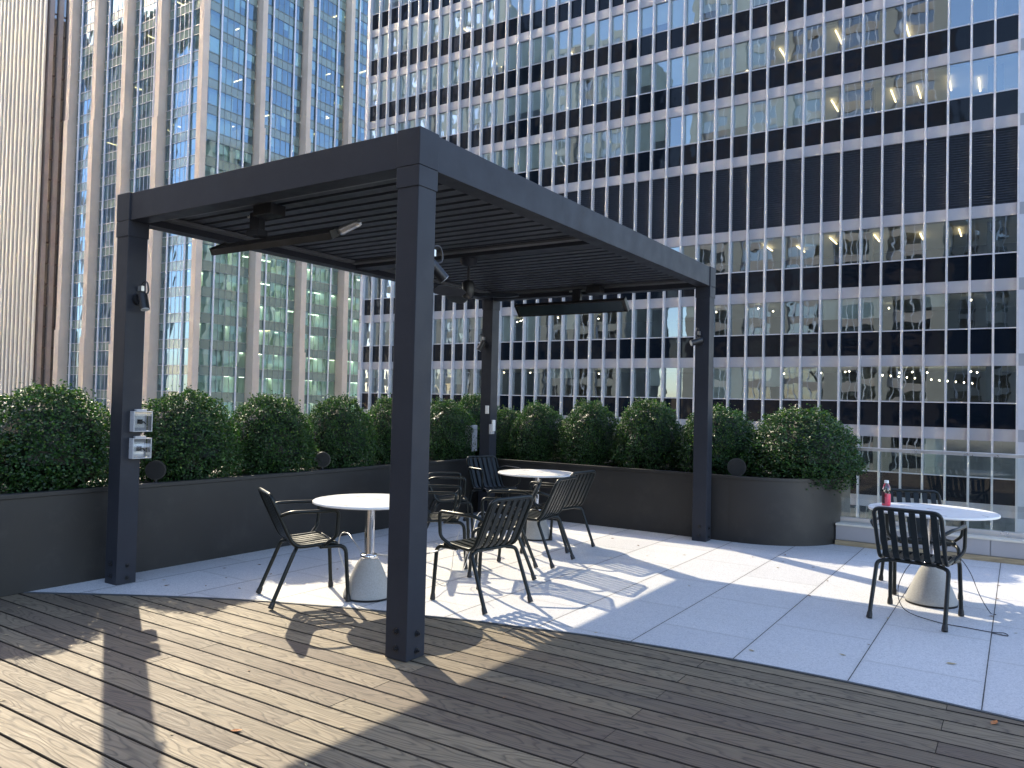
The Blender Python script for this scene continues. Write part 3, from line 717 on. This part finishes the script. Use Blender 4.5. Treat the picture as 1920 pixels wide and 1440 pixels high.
# ------------------------------------------------------------------ fallen leaves
rl = random.Random(11)
spots = [(2.05,1.72),(1.55,1.47),(.6,1.22),(.62,2.9),(.35,4.9),(.7,4.55),(1.0,4.5),(1.05,4.2),(.9,4.9),(1.3,4.45),(1.52,3.2),(1.53,2.75),(1.54,3.9),(1.56,4.55),(2.16,2.05),(2.17,2.85),(2.8,4.1),(2.81,3.4),(2.82,4.7),(2.5,4.6),(2.95,3.0),(2.3,4.9),(1.9,5.2),(1.6,5.5),(-.9,4.6),(-1.1,4.9),(-.5,4.4),(-.2,3.9),(-2.9,.35),(-2.7,.25),(-2.55,.7),(-2.45,.42),(-2.8,1.2),(-2.4,1.0),(-2.2,.55),(-3.05,.1),(-2.9,.9),(-2.1,1.5),(-.45,3.6),(.1,4.2)]
def leaf(x, y, z, s, rz, mat, lab, grp):
    m = MB(); c, sn = math.cos(rz), math.sin(rz)
    P = [(-1,0,.1), (-.4,.38,.34), (.35,.42,.25), (1,0,.42), (.35,-.42,.3), (-.4,-.38,.2), (0,0,.02)]
    m.add([(x+(p[0]*c-p[1]*sn)*s, y+(p[0]*sn+p[1]*c)*s, z+max(.02, p[2]*.6)*s) for p in P], [(0,6,1),(1,6,2),(2,6,3),(3,6,4),(4,6,5),(5,6,0)])
    o = m.obj('fallen_leaf', mat, None, org=(x, y, z)); tag(o, lab, 'leaf', grp)
for i, (x, y) in enumerate(spots):
    leaf(x+rl.uniform(-.02,.02), y+rl.uniform(-.02,.02), .0065, rl.uniform(.012,.024), rl.uniform(0,6.28), rl.choice((M_leaf1, M_leaf1, M_leaf3)), 'small dry brown leaf lying on the pale paving', 'dry leaves on the paving')
for (x, y) in ((-1.5,-.9),(-1.9,-.6),(-.6,-.62),(.35,-.85),(-2.6,-.55),(-2.3,-1.1),(-.2,-1.35),(.2,-.55),(-.9,-.3),(-2.9,-.75),(-1.2,-1.6),(.75,-.1),(.5,-1.2)):
    leaf(x, y, .003, rl.uniform(.010,.017), rl.uniform(0,6.28), rl.choice((M_leaf1, M_leaf3)), 'tiny dry leaf lying on the wooden deck', 'dry leaves on the deck')
leaf(.0,-1.16,.003,.028,.6,M_leaf2,'bright orange leaf on a deck board gap, below the nearest post',None)
leaf(2.86,1.06,.003,.032,1.2,M_leaf2,'orange brown leaf on the deck at the right edge of the picture',None)
leaf(2.62,1.95,.0065,.032,.2,M_leaf3,'pale yellow leaf on the paving below the cable loop',None)

# ================================================================== RIGHT OFFICE TOWER
YR, X0, BAY = 49.55, -48.48, 1.193
NB = 43; X1 = X0 + BAY*NB
tw = thing('office_tower', 'dark glass office tower with silver mullions filling the right background', 'tower', ((X0+X1)/2, YR+15, -38))
tops = [13.8 - 4.36*k for k in range(1, 11)] + [13.8, 18.95] + [18.95+4.36*k for k in range(1, 12)]
tops.sort(); TOPZ = tops[-1]
for L_ in tops:
    MB().box(X0-.5, X1+.55, YR-.035, YR+.5, L_-.70, L_).obj('floor_band', M_band, tw)
    MB().box(X0, X1, YR+.5, YR+24, L_-.62, L_-.12).obj('floor_slab', M_ceil, tw)
for k in range(NB+1):
    x = X0 + BAY*k
    MB().box(x-.055, x+.055, YR-.28, YR+.12, -38, TOPZ+1).obj('mullion', M_mul, tw)
MB().box(X0-.5, X0-.05, YR-.02, YR+1, -38, TOPZ).obj('corner_pier', M_alu, tw)
MB().box(X1+.06, X1+.55, YR-.02, YR+1, -38, TOPZ).obj('corner_pier', M_alu, tw)
MB().box(X0-.48, X0-.02, YR+1, YR+24.3, -38, TOPZ).obj('side_wall', M_alu, tw)
MB().box(X1+.02, X1+.53, YR+1, YR+24.3, -38, TOPZ).obj('side_wall', M_alu, tw)
MB().box(X0, X1, YR+24, YR+24.3, -38, TOPZ).obj('rear_wall', M_taupe, tw)
MB().box(X0, X1, YR+.6, YR+24, TOPZ+.02, TOPZ+.5).obj('roof', M_taupe, tw)
MB().box(X0, X1, YR+9, YR+9.2, -38, TOPZ-.7).obj('core_wall', M_core, tw)
# louvred plant floor
m = MB(); z = 13.84
while z < 18.2:
    m.add([(X0,YR+.02,z), (X1,YR+.02,z), (X1,YR+.13,z+.14), (X0,YR+.13,z+.14), (X0,YR+.02,z-.02), (X1,YR+.02,z-.02)], [(0,1,2,3), (4,5,1,0)]); z += .15
m.box(X0, X1, YR+.2, YR+.3, 13.8, 18.25); m.obj('grille', M_louvT, tw)
rw = random.Random(5); wins = []; spans = []
def pane_quad(xa, xb, za, zb, y, t):
    j = [rw.uniform(-t, t) for _ in range(3)]
    return [(xa,y+j[0]+j[1],za), (xb,y+j[0]-j[1],za), (xb,y-j[0]-j[1]+j[2],zb), (xa,y-j[0]+j[1]+j[2],zb)]
frm = MB(); blinds = MB(); nb_ = 0
for L_ in tops:
    if abs(L_-18.95) < .01: continue
    va, vb = L_-2.85, L_-.70; sa, sb = L_-4.36, L_-2.90
    for k in range(NB):
        xa, xb = X0+BAY*k+.055, X0+BAY*(k+1)-.055
        wins.append((L_, k, pane_quad(xa, xb, va, vb, YR+.06, .0022)))
        spans.append((L_, k, pane_quad(xa, xb, sa, sb, YR+.05, .003)))
        # blinds: mostly drawn on the left upper floors, few elsewhere
        pb = .95 if (L_ > 19 and k < 31) else (.35 if k < 20 else .08)
        if rw.random() < pb:
            h = rw.choice((1, 1, 1, 1, .9, .7)) if L_ > 19 else rw.choice((.35, .6, 1))
            blinds.quad((xa,YR+.22,vb-(vb-va)*h), (xb,YR+.22,vb-(vb-va)*h), (xb,YR+.22,vb), (xa,YR+.22,vb))
    MB().box(X0, X1, YR+.0, YR+.14, va-.045, va+.02).obj('sill', M_alu, tw)
bo = blinds.obj('blind', M_blind, tw); tag(bo, kind='stuff')
wins.sort(key=lambda q: ((q[0]-6)*1.0)**2 + ((q[1]-40)*1.15)**2)
for w_ in wins[:100]: MB().add(w_[2], [(0,1,2,3)]).obj('window', M_glassR, tw)
m = MB()
for w_ in wins[100:]: m.add(w_[2], [(0,1,2,3)])
tag(m.obj('window', M_glassR, tw), kind='stuff')
spans.sort(key=lambda q: ((q[0]-6)*1.0)**2 + ((q[1]-40)*1.15)**2)
for w_ in spans[:100]: MB().add(w_[2], [(0,1,2,3)]).obj('spandrel_panel', M_spand, tw)
m = MB()
for w_ in spans[100:]: m.add(w_[2], [(0,1,2,3)])
tag(m.obj('spandrel_panel', M_spand, tw), kind='stuff')
# interior columns, ceiling tubes and bulbs
for k in range(1, 8):
    x = X0 + BAY*6*k
    MB().box(x-.4, x+.4, YR+1.6, YR+2.4, -38, TOPZ-.7).obj('column', M_core, tw)
for (L_, a, b, n) in ((23.31,29.5,42.5,9), (23.31,3,24,5), (27.67,28,40,4), (32.03,10,30,4), (13.8,30,42,6), (36.39,6,30,4)):
    for i in range(n):
        x = X0+BAY*(a+(b-a)*(i+.3*rw.random())/n); y = YR+1.2+2.0*rw.random()
        MB().box(x-.04, x+.04, y, y+2.3, L_-.80, L_-.74).obj('ceiling_light', M_tube, tw)
for (L_, n) in ((9.44, 14), (5.08, 22)):
    for i in range(n):
        x = X0+BAY*(12+31*rw.random()); y = YR+.7+3.5*rw.random()
        MB().lathe([(.01,L_-.90), (.055,L_-.95), (.01,L_-1.0)], x, y, 8).obj('pendant_bulb', M_bulb, tw)
for i in range(12):
    x = X0+BAY*(37+4*i/11); MB().lathe([(.01,0), (.045,-.05), (.01,-.1)], x, YR+1+.25*i, 8).xf(Matrix.Translation((0,0,5.08-1.15-.035*i))).obj('pendant_bulb', M_bulb, tw)

# ================================================================== LIMESTONE AND GREEN GLASS TOWER
TX, TY, TH = -90.74, 60.71, 74
t2 = thing('limestone_tower', 'tall tower with beige stone piers and green blue glass behind the pergola', 'tower', (TX-18, TY+20, -38))
FL = [9.4 + 3.62*k for k in range(-13, 19) if 9.4+3.62*k < TH]
LX = TX - 34.4
MB().box(LX+.9, TX-6.2, TY+6.2, TY+6.4, -38, TH).obj('core_wall', M_core, t2)
MB().box(TX-6.4, TX-6.2, TY+6.4, TY+44, -38, TH).obj('core_wall', M_corel, t2)
MB().box(LX, LX+.5, TY+.5, TY+44, -38, TH).obj('side_wall', M_stone, t2)
MB().box(LX, TX, TY+44, TY+44.5, -38, TH).obj('rear_wall', M_stone, t2)
MB().box(LX, TX, TY+.3, TY+44, TH, TH+1).obj('roof', M_stone, t2)
pc = [9.1, 17.8, 25.9, 33.5]; qc = [9.55, 18.2, 27.2, 36.2, 44.5]
steps = [(-38, 7.6, .34), (7.6, 41, .17), (41, TH+1.5, 0)]
def pier(cx, cy, hx, hy, dx, dy, jitter):
    m = MB()
    for (za, zb, pr) in steps:
        za2 = za + (jitter if za > 0 else 0); zb2 = min(zb + jitter, TH+1.5) if zb < TH else zb
        m.box(cx-hx-pr*abs(dy)*.5-pr*max(0,-dx), cx+hx+pr*abs(dy)*.5+pr*max(0,dx), cy-hy-pr*abs(dx)*.5-pr*max(0,-dy), cy+hy+pr*abs(dx)*.5+pr*max(0,dy), za2, zb2-.003)
    m.obj('pier', M_stone, t2)
pier(TX-.50, TY+.50, .48, .48, 0, 0, 0)
for i, c in enumerate(pc): pier(TX-c, TY-.1, .50, .75, 0, -1, 1.3*i)
for i, c in enumerate(qc): pier(TX+.1, TY+c, .75, .42, 1, 0, 1.1*i)
def tube_fin(x, y): MB().tube([(x,y,-38), (x,y,TH+1.2)], .15, 8).obj('steel_fin', M_alu, t2)
bays = []
edges = [0] + pc
for i in range(len(pc)):
    a = edges[i] + (1.2 if i == 0 else .75); b = edges[i+1] - .75; bays.append(('L', a, b))
edges = [0] + qc
for i in range(len(qc)):
    a = edges[i] + (1.2 if i == 0 else .65); b = edges[i+1] - .65; bays.append(('R', a, b))
M_gridR = plain('grey_window_grid', (.20,.23,.23), .4, var=.05)
win2 = []; frames = {}; slabs = []
parts_w = MB()
for bi, (sd, a, b) in enumerate(bays):
    mid_ = (a+b)/2; inn = 2.05
    P = (lambda s, d, z: (TX-s, TY+d, z)) if sd == 'L' else (lambda s, d, z: (TX-d, TY+s, z))
    for s in (mid_-inn, mid_+inn):
        q = P(s, .12, 0); tube_fin(q[0], q[1])
    cuts = [a, mid_-inn] + [mid_-inn+2*inn*k/4 for k in range(1, 4)] + [mid_+inn, b]
    mul = MB()
    for s in cuts[1:-1]:
        q = P(s, .28, 0); mul.box(q[0]-.028, q[0]+.028, q[1]-.028, q[1]+.028, -38, TH)
    for L_ in FL:
        for z, hh in ((L_, .035), (L_-1.3, .03)):
            q0, q1 = P(a, .30, z), P(b, .22, z); mul.box(min(q0[0],q1[0]), max(q0[0],q1[0]), min(q0[1],q1[1]), max(q0[1],q1[1]), z-hh, z+hh)
    mul.obj('window_grid', M_alu if sd == 'L' else M_gridR, t2)
    for L_ in FL:
        wm = MB(); sm_ = MB()
        for k in range(len(cuts)-1):
            j = [rw.uniform(-.004,.004) for _ in range(4)]; s0, s1 = cuts[k]+.03, cuts[k+1]-.03
            def qd(z0, z1, d):
                c4 = [P(s0,d+j[0],z0), P(s1,d+j[1],z0), P(s1,d+j[2],z1), P(s0,d+j[3],z1)]
                return c4 if sd == 'R' else c4[::-1]
            wm.add(qd(L_-3.57, L_-1.34, .3), [(0,1,2,3)]); sm_.add(qd(L_-1.26, L_-.05, .3), [(0,1,2,3)])
        win2.append((sd, L_, bi, wm, sm_))
for L_ in FL:
    m = MB(); m.box(LX+.5, TX-.45, TY+.42, TY+6.2, L_-1.2, L_-.9); m.box(TX-6.2, TX-.45, TY+6.2, TY+44, L_-1.2, L_-.9); m.obj('floor_slab', M_ceil, t2)
win2.sort(key=lambda q: abs(q[1]-20) + (0 if q[2] in (0,1,4,5,6,7) else 40))
for q in win2[:100]: q[3].obj('window', M_glassG, t2); q[4].obj('spandrel_panel', M_spandG, t2)
m = MB()
for q in win2[100:]:
    for f in q[3].f: m.add([q[3].v[i] for i in f], [(0,1,2,3)])
tag(m.obj('window', M_glassG, t2), kind='stuff')
m = MB()
for q in win2[100:]:
    for f in q[4].f: m.add([q[4].v[i] for i in f], [(0,1,2,3)])
tag(m.obj('spandrel_panel', M_spandG, t2), kind='stuff')
# office partitions, blinds and ceiling lights seen through the glass
pm_ = MB(); bl2 = MB()
for L_ in FL:
    s = 1.5
    while s < 42:
        pm_.box(TX-6.2, TX-.9-rw.random()*1.2, TY+s, TY+s+.12, L_-3.6, L_-1.2 ); s += rw.choice((2.2, 3.1, 4.2))
    s = 1.5
    while s < 33:
        pm_.box(TX-s-.12, TX-s, TY+.9+rw.random()*1.5, TY+6.2, L_-3.6, L_-1.2); s += rw.choice((2.5, 4, 6))
    for (sd, a, b) in bays:
        mid_ = (a+b)/2; cuts = [a, mid_-2.05] + [mid_-2.05+4.1*k/4 for k in range(1, 4)] + [mid_+2.05, b]
        for k in range(len(cuts)-1):
            if rw.random() < .34:
                h = rw.choice((.3, .45, .6, .9))*2.2; s0, s1 = cuts[k]+.05, cuts[k+1]-.05; zt = L_-1.36
                P = (lambda s, z: (TX-s, TY+.5, z)) if sd == 'L' else (lambda s, z: (TX-.5, TY+s, z))
                bl2.quad(P(s0,zt-h), P(s1,zt-h), P(s1,zt), P(s0,zt))
tag(pm_.obj('office_partition', M_corel, t2), kind='stuff'); tag(bl2.obj('blind', M_blind, t2), kind='stuff')
for L_ in FL:
    if -6 < L_ < 24:
        for (sd, a, b) in bays:
            if sd == 'R': MB().box(TX-3.9, TX-3.5, TY+a+.3, TY+b-.3, L_-1.27, L_-1.22).obj('ceiling_light', M_officefill, t2)  # light strips added to brighten the lower offices
for i in range(60):
    L_ = rw.choice(FL[13:]); s = rw.uniform(3, 34)
    if rw.random() < .8: MB().box(TX-4.2, TX-1.8, TY+s, TY+s+.14, L_-1.27, L_-1.21).obj('ceiling_light', M_tube, t2)
    else: MB().box(TX-s, TX-s+.14, TY+1.4, TY+3, L_-1.27, L_-1.21).obj('ceiling_light', M_tube, t2)

# ================================================================== STRIPED TOWER AT FAR LEFT
QX, QY, QH = -140.2, 63.6, 100
t3 = thing('striped_tower', 'tower of close white vertical fins at the far left edge', 'tower', (QX-20, QY+20, -38))
MB().box(QX-45, QX-.5, QY+.19, QY+40, -38, QH).obj('recessed_wall', M_brown, t3)
MB().box(QX-45, QX-.3, QY+.5, QY+40, QH, QH+1).obj('roof', M_stone, t3)
for k in range(28):
    x = QX - .35 - 1.5*k; MB().box(x-.34, x+.34, QY-.06, QY+.22, -38, QH+.5).obj('fin', M_fin, t3)
for k in range(10):
    y = QY + 1.0 + 1.55*k; MB().box(QX-.45, QX+.2, y-.36, y+.36, -38, QH+.5).obj('side_pier', M_taupe, t3)
m = MB()
for k in range(9): m.add(pane_quad(0, 1, 0, 1, 0, 0), []) ; z = -38
m = MB(); z = -20
while z < QH:
    for k in range(9):
        y = QY + 1.36 + 1.55*k; j = rw.uniform(-.01,.01), rw.uniform(-.01,.01)
        m.add([(QX-.3+j[0],y,z), (QX-.3+j[1],y+.83,z), (QX-.3-j[0],y+.83,z+3.4), (QX-.3-j[1],y,z+3.4)], [(0,1,2,3)])
    z += 3.7
tag(m.obj('window', M_darkgl, t3), kind='stuff')

# ================================================================== CITY BEHIND THE CAMERA (seen in the glass), with an added sunlight reflector
def city(x0, x1, y, h, pitch, label, mat, dep=25):
    t = thing('street_building', label, 'building', ((x0+x1)/2, y-dep/2, -38))
    MB().box(x0, x1, y-dep, y-.6, -38, h).obj('wall', M_core, t)
    n = int((x1-x0)/pitch)
    m = MB()
    for k in range(n+1):
        x = x0 + (x1-x0)*k/n; m.box(x-.19*pitch, x+.19*pitch, y-.7, y, -38, h+.4)
    tag(m.obj('pier', mat, t), kind='stuff')
    m = MB(); nm_ = int((x1-x0)/1.3)
    for k in range(nm_): x = x0 + 1.3*k; m.box(x-.07, x+.07, y-.56, y-.34, -38, h)
    tag(m.obj('mullion', M_alu, t), kind='stuff')
    m = MB(); z = -36
    while z < h: m.box(x0, x1, y-.65, y-.35, z, z+1.5); z += 3.8
    tag(m.obj('spandrel', M_taupe if pitch > 6 else mat, t), kind='stuff')
    m = MB(); z = -34.5
    while z < h-2.3: m.quad((x0,y-.55,z), (x1,y-.55,z), (x1,y-.55,z+2.3), (x0,y-.55,z+2.3)); z += 3.8
    tag(m.obj('window', M_darkgl, t), kind='stuff')
M_bright = plain('city_limestone', (.29,.27,.235), .45, var=.06, vscale=.1)
city(-148, -97, -42, 95, 5, 'tall pale stone building reflected in the office tower windows', M_bright)
city(-84, -66, -42, 78, 5, 'slender pale stone building reflected in the office tower windows', M_bright)
city(-52, -9, -46, 84, 7.2, 'pale stone building with wide piers reflected in the lower tower windows', M_bright)
city(-14, 60, -84, 43, 5, 'low pale building reflected at the right side of the tower', M_bright)
M_reflect = plain('satin_reflector_metal', (1.0,.88,.70), .27, metal=1, var=.04, vscale=.05)
t = thing('sun_reflector', 'added unseen tower group whose satin metal crown throws sunlight onto the towers', 'tower', (-230, -56, -38))
for xa, xb in ((-205, -150), (-316, -302), (-420, -404)): MB().box(xa, xb, -70, -43, -38, 148).obj('reflector_shaft', M_taupe, t)
MB().box(-420, -150, -70, -42, 148.01, 240).obj('crown', M_reflect, t)  # added unseen reflector, bounces sun onto the tower faces
MB().box(-420, -150, -69.9, -42.1, 240.01, 242).obj('roof', M_core, t)
M_teal = plain('teal_panel', (.20,.28,.27), .4, var=.2, vscale=.1)
t = thing('street_building', 'broad building beyond the office tower reflected in the green glass', 'building', (5, 125, -38))
MB().box(-26, 40, 108, 180, -38, 62).obj('wall', M_core, t)
m = MB(); z = -36
while z < 60: m.box(-26.4, -26.05, 108, 180, z, z+1.6); z += 3.8
tag(m.obj('spandrel', M_teal, t), kind='stuff')
m = MB()
for k in range(16): m.box(-26.9, -26.41, 108+4.7*k, 108.9+4.7*k, -38, 62.5)
tag(m.obj('pier', M_bright, t), kind='stuff')
